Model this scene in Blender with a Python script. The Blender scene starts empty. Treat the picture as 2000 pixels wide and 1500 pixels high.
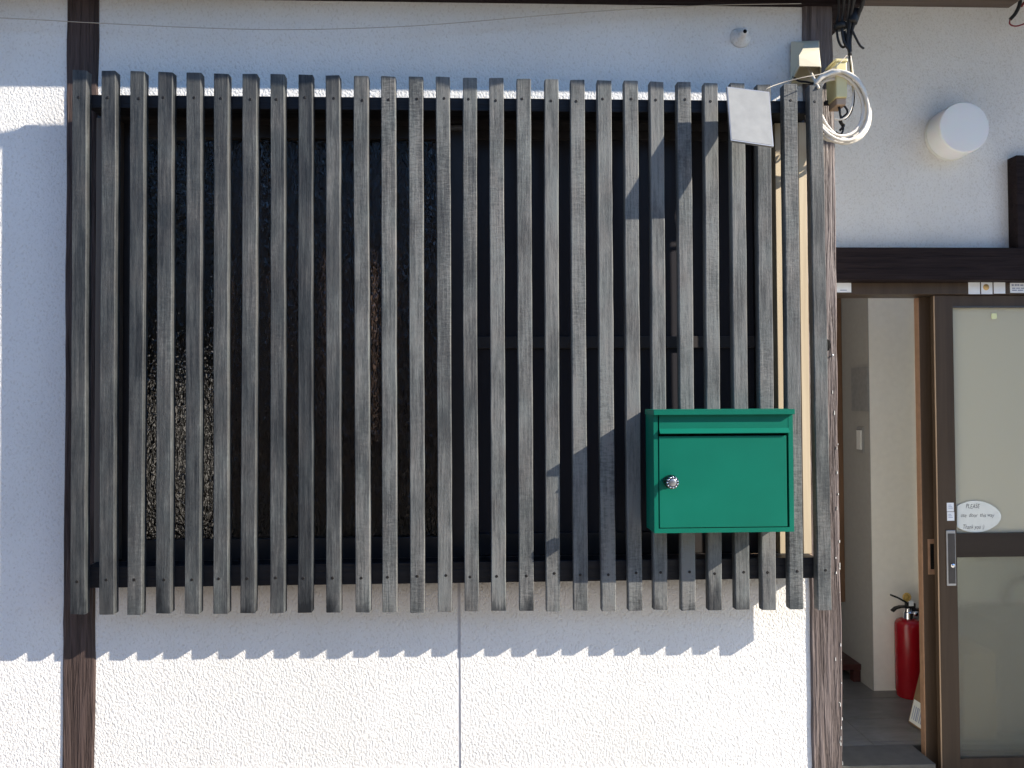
import bpy, bmesh, math, random
from mathutils import Vector, Matrix
random.seed(7)
R = math.radians
scene = bpy.context.scene

# ------------------------------------------------------------------ camera
F = 1500.0                                   # focal length in photo pixels (2000 x 1500)
YAW, PITCH, ROLL = R(2.05), R(1.2), R(-0.3)
CAM = Vector((0.0, -1.89, 1.36))
fw = Vector((math.sin(YAW) * math.cos(PITCH), math.cos(YAW) * math.cos(PITCH), math.sin(PITCH)))
r0 = Vector((math.cos(YAW), -math.sin(YAW), 0))
u0 = r0.cross(fw)
rt = r0 * math.cos(ROLL) + u0 * math.sin(ROLL)
up = u0 * math.cos(ROLL) - r0 * math.sin(ROLL)
cd = bpy.data.cameras.new('camera')
cam = bpy.data.objects.new('camera', cd)
scene.collection.objects.link(cam)
cd.sensor_width = 36.0
cd.lens = 36.0 * F / 2000.0
cd.clip_start, cd.clip_end = 0.05, 2000
m = Matrix((rt, up, -fw)).transposed().to_4x4()
m.translation = CAM
cam.matrix_world = m
scene.camera = cam

# ------------------------------------------------------------------ light
LX, LZ = -2.45, -1.52                         # sun travel per metre towards the wall
sun_dir = Vector((LX, 1.0, LZ)).normalized()
w = bpy.data.worlds.new('World')
scene.world = w
w.use_nodes = True
nt = w.node_tree
nt.nodes.clear()
sky = nt.nodes.new('ShaderNodeTexSky')
sky.sky_type = 'NISHITA'
sky.sun_disc = False
sky.sun_elevation = math.asin(-sun_dir.z)
sky.sun_rotation = math.atan2(-sun_dir.x, -sun_dir.y)
sky.dust_density = 0.0
sky.ozone_density = 6.0
bg = nt.nodes.new('ShaderNodeBackground')
bg.inputs['Strength'].default_value = 0.15
wo = nt.nodes.new('ShaderNodeOutputWorld')
nt.links.new(sky.outputs[0], bg.inputs[0])
nt.links.new(bg.outputs[0], wo.inputs[0])
sd = bpy.data.lights.new('sun', 'SUN')
sd.energy = 5.0
sd.angle = R(0.5)
sd.color = (1.0, 0.905, 0.77)
sun = bpy.data.objects.new('sun', sd)
scene.collection.objects.link(sun)
sun.rotation_euler = sun_dir.to_track_quat('-Z', 'Y').to_euler()
sun.location = (6, -3, 5)
scene.view_settings.view_transform = 'Standard'
scene.view_settings.look = 'None'
scene.view_settings.gamma = 1.0
scene.view_settings.use_curve_mapping = False
scene.view_settings.exposure = 0.97
scene.render.engine = 'CYCLES'
scene.cycles.use_denoising = True
scene.cycles.max_bounces = 10
scene.cycles.transmission_bounces = 8
scene.cycles.sample_clamp_indirect = 4.0

# ------------------------------------------------------------------ helpers
def ray(px, py):
    return fw * F + rt * (px - 1000.0) + up * (750.0 - py)

def at(px, py, Y=0.0):
    d = ray(px, py)
    t = (Y - CAM.y) / d.y
    return CAM + d * t

def atz(px, py, z):
    d = ray(px, py)
    t = (z - CAM.z) / d.z
    return CAM + d * t

def atx(px, py, X):
    d = ray(px, py)
    return CAM + d * ((X - CAM.x) / d.x)

class MB:
    """collects shapes for ONE mesh object"""
    def __init__(self):
        self.v, self.f, self.s = [], [], []
    def add(self, vs, fs, smooth=False):
        o = len(self.v)
        self.v += [tuple(p) for p in vs]
        for q in fs:
            self.f.append([o + i for i in q])
            self.s.append(smooth)
        return self
    def box(self, x0, x1, y0, y1, z0, z1, c=0.0):
        x0, x1 = min(x0, x1), max(x0, x1)
        y0, y1 = min(y0, y1), max(y0, y1)
        z0, z1 = min(z0, z1), max(z0, z1)
        if c <= 0:
            vs = [(x, y, z) for z in (z0, z1) for y in (y0, y1) for x in (x0, x1)]
            self.add(vs, [(0, 2, 3, 1), (4, 5, 7, 6), (0, 1, 5, 4), (2, 6, 7, 3), (0, 4, 6, 2), (1, 3, 7, 5)])
        else:
            bm = bmesh.new()
            bmesh.ops.create_cube(bm, size=1.0)
            bmesh.ops.scale(bm, vec=(x1 - x0, y1 - y0, z1 - z0), verts=bm.verts)
            bmesh.ops.translate(bm, vec=((x0 + x1) / 2, (y0 + y1) / 2, (z0 + z1) / 2), verts=bm.verts)
            bmesh.ops.bevel(bm, geom=list(bm.edges), offset=c, segments=2, affect='EDGES', profile=0.6)
            bm.verts.index_update()
            self.add([v.co.copy() for v in bm.verts], [[v.index for v in f.verts] for f in bm.faces])
            bm.free()
        return self
    def pbox(self, x0, y0, x1, y1, Y, depth, c=0.0):
        """box whose front face covers a photo rectangle when standing on the plane Y"""
        xm, ym = (x0 + x1) / 2, (y0 + y1) / 2
        return self.box(at(x0, ym, Y).x, at(x1, ym, Y).x, Y, Y + depth, at(xm, y1, Y).z, at(xm, y0, Y).z, c)
    def tube(self, pts, r, n=8, close=False, cap=True):
        pts = [Vector(p) for p in pts]
        N = len(pts)
        rs = r if isinstance(r, (list, tuple)) else [r] * N
        tang = []
        for i in range(N):
            a = pts[(i - 1) % N] if (close or i > 0) else pts[i]
            b = pts[(i + 1) % N] if (close or i < N - 1) else pts[i]
            tang.append((b - a).normalized())
        n0 = Vector((0, 0, 1)) if abs(tang[0].z) < 0.9 else Vector((1, 0, 0))
        n0 = (n0 - tang[0] * n0.dot(tang[0])).normalized()
        vs = []
        for i in range(N):
            n0 = (n0 - tang[i] * n0.dot(tang[i])).normalized()
            b = tang[i].cross(n0)
            for k in range(n):
                a = 2 * math.pi * k / n
                vs.append(pts[i] + (n0 * math.cos(a) + b * math.sin(a)) * rs[i])
        fs = []
        for i in range(N if close else N - 1):
            j = (i + 1) % N
            for k in range(n):
                l = (k + 1) % n
                fs.append((i * n + k, i * n + l, j * n + l, j * n + k))
        if cap and not close:
            fs.append(tuple(reversed(range(n))))
            fs.append(tuple(range((N - 1) * n, N * n)))
        return self.add(vs, fs, True)
    def lathe(self, prof, n=32, M=None, sharp=False):
        """profile of (radius, height) about +Z, then matrix M"""
        M = M or Matrix()
        vs, fs = [], []
        for r_, h in prof:
            for k in range(n):
                a = 2 * math.pi * k / n
                vs.append(M @ Vector((r_ * math.cos(a), r_ * math.sin(a), h)))
        for i in range(len(prof) - 1):
            for k in range(n):
                l = (k + 1) % n
                fs.append((i * n + k, i * n + l, (i + 1) * n + l, (i + 1) * n + k))
        if prof[0][0] > 1e-6:
            fs.append(tuple(reversed(range(n))))
        if prof[-1][0] > 1e-6:
            fs.append(tuple(range((len(prof) - 1) * n, len(prof) * n)))
        return self.add(vs, fs, not sharp)
    def prism(self, pts, off):
        """polygon of 3D points pushed along a vector"""
        off = Vector(off)
        n = len(pts)
        vs = [Vector(p) for p in pts] + [Vector(p) + off for p in pts]
        fs = [tuple(range(n)), tuple(reversed(range(n, 2 * n)))]
        for i in range(n):
            j = (i + 1) % n
            fs.append((i, i + n, j + n, j))
        return self.add(vs, fs)
    def build(self, name, mat, parent=None, kind=None, label=None, fix=True, autosmooth=None):
        me = bpy.data.meshes.new(name)
        me.from_pydata(self.v, [], self.f)
        me.polygons.foreach_set('use_smooth', self.s)
        if fix:
            bm = bmesh.new()
            bm.from_mesh(me)
            bmesh.ops.recalc_face_normals(bm, faces=bm.faces)
            bm.to_mesh(me)
            bm.free()
        if autosmooth:
            me.set_sharp_from_angle(angle=R(autosmooth))
        me.materials.append(mat)
        o = bpy.data.objects.new(name, me)
        scene.collection.objects.link(o)
        if parent is not None:
            o.parent = parent
            o.matrix_parent_inverse = Matrix.Translation(-world_loc(parent))
        if kind:
            o['kind'] = kind
        if label:
            o['label'] = label
        return o

def world_loc(o):
    p = Vector(o.location)
    if o.parent is not None:
        return o.matrix_parent_inverse @ p + world_loc(o.parent)
    return p

def thing(name, label, cat, loc, group=None):
    o = bpy.data.objects.new(name, None)
    scene.collection.objects.link(o)
    o.location = loc
    o.empty_display_size = 0.05
    return tag(o, label, cat, group)

def tag(o, label, cat, group=None):
    o['label'] = label
    o['category'] = cat
    if group:
        o['group'] = group
    return o

def share(name, me, loc, parent, rot=None):
    o = bpy.data.objects.new(name, me)
    scene.collection.objects.link(o)
    o.parent = parent
    o.matrix_parent_inverse = Matrix.Translation(-world_loc(parent))
    o.location = loc
    if rot:
        o.rotation_euler = rot
    return o

def bez(pts, n=10):
    """smooth curve through points (Catmull-Rom)"""
    P = [Vector(p) for p in pts]
    P = [P[0] * 2 - P[1]] + P + [P[-1] * 2 - P[-2]]
    out = []
    for i in range(1, len(P) - 2):
        a, b, c, d = P[i - 1:i + 3]
        for k in range(n):
            t = k / n
            out.append(0.5 * ((2 * b) + (c - a) * t + (2 * a - 5 * b + 4 * c - d) * t * t + (3 * b - a - 3 * c + d) * t ** 3))
    out.append(P[-2])
    return out

# ------------------------------------------------------------------ materials
class NT:
    def __init__(self, name):
        self.m = bpy.data.materials.new(name)
        self.m.use_nodes = True
        self.t = self.m.node_tree
        self.b = self.t.nodes['Principled BSDF']
        self.out = self.t.nodes['Material Output']
    def n(self, kind, **kw):
        nd = self.t.nodes.new(kind)
        for k, v in kw.items():
            if k in nd.inputs:
                nd.inputs[k].default_value = v
            else:
                setattr(nd, k, v)
        return nd
    def l(self, a, b):
        self.t.links.new(a, b)
    def coords(self, scale=(1, 1, 1), kind='Object', rot=(0, 0, 0)):
        tc = self.n('ShaderNodeTexCoord')
        mp = self.n('ShaderNodeMapping')
        mp.inputs['Scale'].default_value = scale
        mp.inputs['Rotation'].default_value = rot
        self.l(tc.outputs[kind], mp.inputs['Vector'])
        return mp.outputs[0]
    def noise(self, vec, scale, detail=3, rough=0.5, dist=0.0):
        nd = self.n('ShaderNodeTexNoise')
        nd.inputs['Scale'].default_value = scale
        nd.inputs['Detail'].default_value = detail
        nd.inputs['Roughness'].default_value = rough
        nd.inputs['Distortion'].default_value = dist
        if vec is not None:
            self.l(vec, nd.inputs['Vector'])
        return nd.outputs['Fac']
    def ramp(self, fac, stops, interp='LINEAR'):
        nd = self.n('ShaderNodeValToRGB')
        nd.color_ramp.interpolation = interp
        el = nd.color_ramp.elements
        while len(el) < len(stops):
            el.new(0.5)
        for e, (p, c) in zip(el, stops):
            e.position = p
            e.color = (c[0], c[1], c[2], 1) if isinstance(c, (tuple, list)) else (c, c, c, 1)
        self.l(fac, nd.inputs['Fac'])
        return nd.outputs['Color']
    def math(self, op, a, b=None):
        nd = self.n('ShaderNodeMath', operation=op)
        for i, x in enumerate((a, b)):
            if x is None:
                continue
            if isinstance(x, (int, float)):
                nd.inputs[i].default_value = x
            else:
                self.l(x, nd.inputs[i])
        return nd.outputs[0]
    def mixc(self, fac, a, b, blend='MIX'):
        nd = self.n('ShaderNodeMix', data_type='RGBA', blend_type=blend)
        for idx, x in ((0, fac), (6, a), (7, b)):
            if isinstance(x, (int, float)):
                nd.inputs[idx].default_value = x
            elif isinstance(x, (tuple, list)):
                nd.inputs[idx].default_value = (x[0], x[1], x[2], 1)
            else:
                self.l(x, nd.inputs[idx])
        return nd.outputs[2]
    def bump(self, h, strength=0.5, dist=0.01, chain=None):
        nd = self.n('ShaderNodeBump')
        nd.inputs['Strength'].default_value = strength
        nd.inputs['Distance'].default_value = dist
        self.l(h, nd.inputs['Height'])
        if chain is not None:
            self.l(chain, nd.inputs['Normal'])
        return nd.outputs[0]
    def set(self, **kw):
        for k, v in kw.items():
            k = k.replace('_', ' ')
            s = self.b.inputs[k]
            if hasattr(v, 'is_linked') or isinstance(v, bpy.types.NodeSocket):
                self.l(v, s)
            elif isinstance(v, (tuple, list)):
                s.default_value = (v[0], v[1], v[2], 1)
            else:
                s.default_value = v
        return self

def plain(name, col, rough=0.5, spec=0.5, metal=0.0, var=0.12, scale=40.0, bump=0.0):
    k = NT(name)
    v = k.coords()
    n = k.noise(v, scale, 4)
    c = k.ramp(n, [(0.25, tuple(x * (1 - var) for x in col)), (0.75, tuple(min(1, x * (1 + var)) for x in col))])
    k.set(Base_Color=c, Roughness=rough, Specular_IOR_Level=spec, Metallic=metal)
    if bump:
        k.set(Normal=k.bump(n, bump, 0.002))
    return k.m

def stucco_mat():
    k = NT('white_stucco')
    v = k.coords((1, 1, 1), 'Object')
    v2 = k.coords((1.0, 1.0, 0.72), 'Object', (0, R(35), 0))
    n1 = k.noise(v2, 195, 2, 0.5, 0.5)
    n2 = k.noise(v, 250, 2, 0.5, 0.3)
    n3 = k.noise(v, 3.2, 3)
    n4 = k.noise(v, 420, 2)
    h1 = k.ramp(n1, [(0.30, 0.0), (0.47, 0.55), (0.58, 0.95), (0.72, 1.0)])
    h = k.math('ADD', h1, k.math('MULTIPLY', n2, 0.5))
    h = k.math('ADD', h, k.math('MULTIPLY', n4, 0.12))
    c = k.ramp(n3, [(0.3, (0.745, 0.74, 0.725)), (0.7, (0.80, 0.795, 0.78))])
    pit_shade = k.ramp(n1, [(0.30, (0.86, 0.845, 0.82)), (0.46, (1, 1, 1))])  # relief shading painted into the pit colour
    dirt = k.ramp(k.noise(k.coords((1, 1, 0.4)), 1.7, 5, 0.65), [(0.35, (0.93, 0.925, 0.91)), (0.6, (1, 1, 1))])
    c = k.mixc(1.0, c, dirt, 'MULTIPLY')
    c = k.mixc(1.0, c, pit_shade, 'MULTIPLY')
    k.set(Base_Color=c, Roughness=0.75, Specular_IOR_Level=0.25, Normal=k.bump(h, 0.6, 0.0017))
    return k.m

def slat_mat():
    k = NT('charcoal_stained_wood')
    oi = k.n('ShaderNodeObjectInfo')
    tc = k.n('ShaderNodeTexCoord')
    off = k.n('ShaderNodeVectorMath', operation='ADD')
    sc = k.n('ShaderNodeVectorMath', operation='SCALE')
    sc.inputs['Scale'].default_value = 37.0
    cb = k.n('ShaderNodeCombineXYZ')
    for i in range(3):
        k.l(oi.outputs['Random'], cb.inputs[i])
    k.l(cb.outputs[0], sc.inputs[0])
    k.l(tc.outputs['Object'], off.inputs[0])
    k.l(sc.outputs[0], off.inputs[1])
    def mp(scale):
        nd = k.n('ShaderNodeMapping')
        nd.inputs['Scale'].default_value = scale
        k.l(off.outputs[0], nd.inputs['Vector'])
        return nd.outputs[0]
    grain = k.noise(mp((1, 1, 0.045)), 190, 5, 0.6, 0.35)
    saw = k.noise(mp((0.25, 0.25, 1)), 240, 3, 0.6, 0.2)
    blot = k.noise(mp((1, 1, 0.35)), 14, 4, 0.65)
    fine = k.noise(mp((1, 1, 0.25)), 420, 3, 0.7)
    big = k.noise(mp((1, 1, 0.5)), 3.0, 2)
    # object colour carries each board's wear and its painted sun sheen
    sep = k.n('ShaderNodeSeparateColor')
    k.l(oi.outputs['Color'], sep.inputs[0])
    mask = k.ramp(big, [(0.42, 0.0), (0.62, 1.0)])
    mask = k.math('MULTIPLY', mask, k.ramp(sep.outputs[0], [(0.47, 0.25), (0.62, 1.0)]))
    tone = k.math('ADD', k.math('MULTIPLY', grain, 0.55), k.math('MULTIPLY', blot, 0.75))
    tone = k.math('SUBTRACT', tone, 0.15)
    tone = k.math('ADD', tone, k.math('MULTIPLY', k.math('SUBTRACT', fine, 0.5), 0.30))
    tone = k.math('ADD', tone, k.math('MULTIPLY', k.math('MULTIPLY', k.math('SUBTRACT', saw, 0.5), 0.55), mask))
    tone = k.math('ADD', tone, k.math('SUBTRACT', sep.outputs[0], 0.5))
    sx = k.n('ShaderNodeSeparateXYZ')
    k.l(tc.outputs['Object'], sx.inputs[0])
    ends = k.ramp(k.math('ADD', sx.outputs['Z'], k.math('MULTIPLY', k.math('SUBTRACT', blot, 0.5), 0.22)), [(0.865, 1.0), (0.905, 0.0)])
    wet = k.math('MULTIPLY', ends, k.ramp(oi.outputs['Random'], [(0.35, 0.0), (0.75, 0.3)]))
    tone = k.math('SUBTRACT', tone, wet)
    c = k.ramp(tone, [(0.22, (0.008, 0.0095, 0.012)), (0.40, (0.026, 0.029, 0.032)), (0.60, (0.062, 0.065, 0.066)), (0.86, (0.160, 0.162, 0.157))])
    tint = k.ramp(k.noise(mp((1, 1, 0.5)), 26, 3), [(0.30, (0.96, 1.02, 1.03)), (0.55, (1, 1, 1)), (0.74, (1.04, 0.99, 0.97))])
    c = k.mixc(1.0, c, tint, 'MULTIPLY')
    rgh = k.ramp(tone, [(0.3, 0.54), (0.7, 0.66)])
    h = k.math('ADD', grain, k.math('MULTIPLY', k.math('MULTIPLY', saw, 0.9), mask))
    h = k.math('ADD', h, k.math('MULTIPLY', fine, 0.5))
    k.set(Base_Color=c, Roughness=rgh, Specular_IOR_Level=0.3, IOR=1.5, Normal=k.bump(h, 0.7, 0.0014))
    return k.m

def wood_mat(name, dark, light, rough=0.6, gscale=70, bump=0.6, dist=0.003, axis='Z', spec=0.4):
    k = NT(name)
    s = {'Z': (1, 1, 0.05), 'X': (0.05, 1, 1), 'Y': (1, 0.05, 1)}[axis]
    v = k.coords(s)
    g = k.noise(v, gscale, 4, 0.55, 1.1)
    g2 = k.noise(v, gscale * 3.2, 3, 0.6)
    f = k.math('ADD', k.math('MULTIPLY', g, 0.75), k.math('MULTIPLY', g2, 0.25))
    c = k.ramp(f, [(0.32, dark), (0.66, light)])
    h = k.ramp(f, [(0.36, 0.0), (0.5, 0.7), (0.62, 1.0)])
    k.set(Base_Color=c, Roughness=rough, Specular_IOR_Level=spec, Normal=k.bump(h, bump, dist))
    return k.m

def glass_mat(name, tint, bump_scale, bump_str, rough, spec=0.6):
    k = NT(name)
    v = k.coords()
    n = k.noise(v, bump_scale, 2, 0.5, 0.3)
    k.set(Base_Color=tint, Roughness=rough, Specular_IOR_Level=spec, Normal=k.bump(n, bump_str, 0.003))
    return k.m

def frosted_mat(name='frosted_glass', mix=0.74, rough=0.42):
    k = NT(name)
    v = k.coords()
    n = k.noise(v, 160, 3, 0.5, 0.4)
    bp = k.bump(n, 0.25, 0.002)
    k.set(Base_Color=(0.86, 0.9, 0.86), Roughness=rough, Transmission_Weight=1.0, IOR=1.3, Specular_IOR_Level=0.3, Normal=bp)
    tr = k.n('ShaderNodeBsdfTranslucent')
    tr.inputs['Color'].default_value = (0.86, 0.85, 0.74, 1)
    df = k.n('ShaderNodeBsdfDiffuse')
    df.inputs['Color'].default_value = (0.86, 0.82, 0.67, 1)
    mx = k.n('ShaderNodeMixShader')
    mx.inputs[0].default_value = 0.5
    k.l(tr.outputs[0], mx.inputs[1])
    k.l(df.outputs[0], mx.inputs[2])
    m2 = k.n('ShaderNodeMixShader')
    m2.inputs[0].default_value = mix
    k.l(k.b.outputs[0], m2.inputs[1])
    k.l(mx.outputs[0], m2.inputs[2])
    k.l(m2.outputs[0], k.out.inputs['Surface'])
    return k.m

def tile_mat():
    k = NT('grey_stone_tile')
    oi = k.n('ShaderNodeObjectInfo')
    v = k.coords((0.35, 1, 1))
    n = k.noise(v, 22, 5, 0.6, 0.5)
    c = k.ramp(n, [(0.3, (0.125, 0.122, 0.112)), (0.7, (0.205, 0.20, 0.185))])
    c2 = k.mixc(k.math('MULTIPLY', oi.outputs['Random'], 0.3), c, (0.10, 0.098, 0.092))
    k.set(Base_Color=c2, Roughness=0.42, Specular_IOR_Level=0.4, Normal=k.bump(n, 0.15, 0.002))
    return k.m

def lamp_mat():
    k = NT('milky_acrylic')
    k.set(Base_Color=(0.80, 0.81, 0.80), Roughness=0.32, Specular_IOR_Level=0.5, Subsurface_Weight=0.35, Subsurface_Scale=0.02)
    return k.m

M = dict(
    stucco=stucco_mat(),
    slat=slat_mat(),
    rail=wood_mat('dark_rail_wood', (0.006, 0.007, 0.010), (0.018, 0.019, 0.023), 0.5, 60, 0.4, 0.002, 'X', 0.25),
    post=wood_mat('dark_brown_post_wood', (0.030, 0.021, 0.019), (0.098, 0.070, 0.063), 0.6, 105, 0.8, 0.003, 'Z', 0.15),
    post2=wood_mat('weathered_brown_post_wood', (0.058, 0.042, 0.038), (0.185, 0.150, 0.140), 0.5, 75, 1.0, 0.005, 'Z'),
    beam=wood_mat('dark_beam_wood', (0.010, 0.007, 0.008), (0.027, 0.019, 0.019), 0.7, 60, 0.5, 0.003, 'X', 0.1),
    tanwood=wood_mat('pale_jamb_wood', (0.50, 0.40, 0.27), (0.66, 0.56, 0.40), 0.5, 30, 0.15, 0.001, 'Z'),
    tanwood2=wood_mat('tan_jamb_wood', (0.36, 0.25, 0.17), (0.47, 0.34, 0.23), 0.5, 30, 0.15, 0.001, 'Z'),
    jambshade=wood_mat('shaded_jamb_wood', (0.16, 0.13, 0.105), (0.22, 0.185, 0.15), 0.6, 30, 0.15, 0.001, 'Z'),  # darker copy of the jamb wood, shade of the left jamb painted in
    cabinet=wood_mat('brown_cabinet_wood', (0.12, 0.066, 0.038), (0.20, 0.115, 0.066), 0.45, 40, 0.2, 0.001, 'Z'),
    redwood=wood_mat('dark_red_step_wood', (0.040, 0.014, 0.012), (0.085, 0.028, 0.024), 0.35, 40, 0.2, 0.001, 'X'),
    sash=plain('brown_sash_aluminium', (0.040, 0.036, 0.036), 0.4, 0.5, 0.0, 0.1),
    door_alu=wood_mat('bronze_door_aluminium', (0.050, 0.034, 0.023), (0.072, 0.050, 0.034), 0.42, 25, 0.05, 0.001, 'Z', 0.2),
    door_dark=wood_mat('dark_bronze_rail', (0.026, 0.019, 0.015), (0.036, 0.027, 0.021), 0.45, 25, 0.05, 0.001, 'X', 0.2),
    copper=plain('worn_copper_edge', (0.36, 0.22, 0.14), 0.35, 0.5, 0.3, 0.15),
    glass_l=glass_mat('hammered_window_glass', (0.036, 0.029, 0.027), 95, 0.5, 0.3, 0.3),
    glass_r=glass_mat('plain_window_glass', (0.040, 0.039, 0.045), 4, 0.02, 0.25, 0.15),
    frosted=frosted_mat(),
    frosted2=frosted_mat('rippled_frosted_glass', 0.13, 0.16),
    frosted3=frosted_mat('inner_frosted_glass', 0.10, 0.12),
    green=None,
    chrome=plain('bright_chrome', (0.72, 0.72, 0.74), 0.14, 0.5, 1.0, 0.05),
    darkchrome=plain('dark_chrome', (0.10, 0.10, 0.105), 0.2, 0.5, 1.0, 0.05),
    steel=plain('brushed_steel', (0.36, 0.37, 0.39), 0.36, 0.5, 0.9, 0.08),
    dkmetal=plain('dark_screw_metal', (0.012, 0.011, 0.011), 0.5, 0.4, 0.2, 0.2),
    black=plain('black_cable_rubber', (0.010, 0.010, 0.011), 0.5, 0.4, 0.0, 0.2),
    white_cable=plain('off_white_cable_sheath', (0.66, 0.62, 0.55), 0.45, 0.4, 0.0, 0.08),
    grey_wire=plain('grey_wire_sheath', (0.42, 0.38, 0.32), 0.5, 0.4, 0.0, 0.1),
    beige=plain('aged_beige_plastic', (0.62, 0.57, 0.43), 0.45, 0.4, 0.0, 0.08, 18),
    yellow=plain('aged_yellow_plastic', (0.66, 0.58, 0.30), 0.4, 0.4, 0.0, 0.1, 18),
    lamp=lamp_mat(),
    lampbase=plain('lamp_base_plastic', (0.70, 0.70, 0.66), 0.4, 0.4, 0.0, 0.06),
    paper=plain('white_sticker_paper', (0.76, 0.79, 0.82), 0.5, 0.3, 0.0, 0.05),
    paper2=plain('cream_sign_card', (0.74, 0.76, 0.70), 0.5, 0.3, 0.0, 0.05),
    yellowpaper=plain('pale_yellow_sticker', (0.78, 0.80, 0.44), 0.5, 0.3, 0.0, 0.05),
    ink=plain('black_pen_ink', (0.05, 0.05, 0.055), 0.6, 0.2),
    blueink=plain('grey_blue_print', (0.30, 0.34, 0.46), 0.6, 0.2),
    orange=plain('orange_dot_print', (0.62, 0.42, 0.18), 0.6, 0.2),
    red=plain('red_extinguisher_paint', (0.30, 0.006, 0.012), 0.24, 0.55, 0.0, 0.05),
    card=plain('brown_corrugated_card', (0.235, 0.150, 0.085), 0.75, 0.2, 0.0, 0.1),
    tagyellow=plain('ochre_plastic_tag', (0.50, 0.34, 0.10), 0.5, 0.4),
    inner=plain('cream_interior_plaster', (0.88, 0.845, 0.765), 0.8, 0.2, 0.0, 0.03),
    innerside=plain('shaded_side_plaster', (0.36, 0.35, 0.32), 0.8, 0.2, 0.0, 0.04),  # shade of the side wall painted in as greyer plaster
    plate=plain('grey_switch_plastic', (0.26, 0.26, 0.25), 0.45, 0.4),
    tile=tile_mat(),
    sillstone=plain('dark_sill_stone', (0.10, 0.098, 0.09), 0.6, 0.3, 0.0, 0.15, 25),
    grout=plain('dark_tile_grout', (0.07, 0.068, 0.064), 0.9, 0.1),
    ground=plain('pale_concrete_ground', (0.27, 0.225, 0.18), 0.9, 0.2, 0.0, 0.2, 3),
    soffit=wood_mat('dark_soffit_boards', (0.045, 0.033, 0.026), (0.085, 0.062, 0.048), 0.7, 30, 0.4, 0.003, 'X'),
    redcable=plain('dark_red_cable', (0.20, 0.012, 0.02), 0.45, 0.4),
    groove=plain('grey_joint_sealant', (0.50, 0.50, 0.52), 0.8, 0.2),
    bounce_paving=plain('pale_bounce_concrete', (0.62, 0.575, 0.49), 0.85, 0.2, 0.0, 0.12, 5),
    streetwall=plain('brown_street_wall', (0.26, 0.19, 0.13), 0.85, 0.2, 0.0, 0.15, 2),
    hole=plain('bare_dark_hole', (0.006, 0.006, 0.006), 0.9, 0.1),
    dkbag=plain('dark_navy_fabric', (0.03, 0.034, 0.045), 0.8, 0.2),
    ceil=plain('white_ceiling_board', (0.72, 0.71, 0.68), 0.85, 0.2, 0.0, 0.03),
)

def green_mat():
    k = NT('green_powder_coat')
    v = k.coords()
    n = k.noise(v, 900, 2)
    n2 = k.noise(v, 7, 3)
    c = k.ramp(n2, [(0.3, (0.0006, 0.120, 0.078)), (0.62, (0.0008, 0.137, 0.089)), (0.85, (0.004, 0.150, 0.102))])
    k.set(Base_Color=c, Roughness=0.42, Specular_IOR_Level=0.22, Normal=k.bump(n, 0.06, 0.0006))
    return k.m
M['green'] = green_mat()

def hammered_mat():
    k = NT('hammered_clear_glass')
    n = k.noise(k.coords((1, 1, 0.55)), 105, 1, 0.5, 0.8)
    k.set(Base_Color=(0.78, 0.74, 0.70), Roughness=0.05, Transmission_Weight=1.0, IOR=1.45, Normal=k.bump(n, 0.8, 0.005))
    return k.m
M['hammered'] = hammered_mat()
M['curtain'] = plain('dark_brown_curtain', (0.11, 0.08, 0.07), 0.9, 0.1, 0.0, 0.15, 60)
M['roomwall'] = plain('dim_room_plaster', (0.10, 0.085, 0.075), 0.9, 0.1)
lw_ = NT('bright_far_window')
lw_.set(Base_Color=(0.6, 0.6, 0.55), Emission_Color=(1.0, 0.96, 0.88), Emission_Strength=0.15)
M['litwindow'] = lw_.m

def panel_mat():
    k = NT('hazy_silver_panel')
    v = k.coords((1, 1, 1))
    n = k.noise(v, 30, 4, 0.6)
    n2 = k.noise(k.coords((1, 1, 9)), 160, 2)
    c = k.ramp(n, [(0.3, (0.235, 0.24, 0.238)), (0.7, (0.285, 0.29, 0.285))])
    k.set(Base_Color=c, Roughness=k.ramp(n2, [(0.3, 0.30), (0.7, 0.42)]), Specular_IOR_Level=0.3, Metallic=0.0)
    return k.m
M['panel'] = panel_mat()

# ------------------------------------------------------------------ setting: ground and entrance floor
ZG = -0.12
ZF = 0.035                                     # entrance floor height
MB().box(-80, 80, -80, 80, -0.40, ZG).build('ground', M['ground'], kind='structure')

MB().box(0.55, 5.5, -5.0, 0.905, ZG - 0.02, ZG + 0.004).build('bounce_paving', M['bounce_paving'], kind='structure')  # added slab out of view, bounces sun into the recess and entrance
# house front across the lane (behind the viewer): closes off the low sky
MB().box(-14, 9, -9.2, -8.6, ZG - 0.01, 4.2).build('street_wall', M['streetwall'], kind='structure')

floor = MB().box(0.86, 3.2, 1.0215, 4.6, ZG + 0.001, ZF - 0.005).build('floor', M['grout'], kind='structure')
MB().box(0.86, at(1800, 1480, 0.96).x - 0.004, 0.862, 1.0205, ZG + 0.0055, ZF - 0.0005, 0.002).build('door_sill', M['sillstone'], floor)
fx = [0.90, atz(1715, 1462, ZF).x, 2.10, 2.70, 3.18]
rows = [1.022, 1.05, 1.262, 1.475, 1.69, 1.90, 2.12, 2.34, 2.56, 2.78]
for j in range(len(rows) - 1):
    shift = 0.0
    for i in range(len(fx) - 1):
        t = MB().box(fx[i] + 0.0015, fx[i + 1] - 0.0015, rows[j] + 0.0015, rows[j + 1] - 0.0015, ZF - 0.02, ZF + random.uniform(-0.0006, 0.0006), 0.0009)
        t.build('tile', M['tile'], floor)

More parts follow.
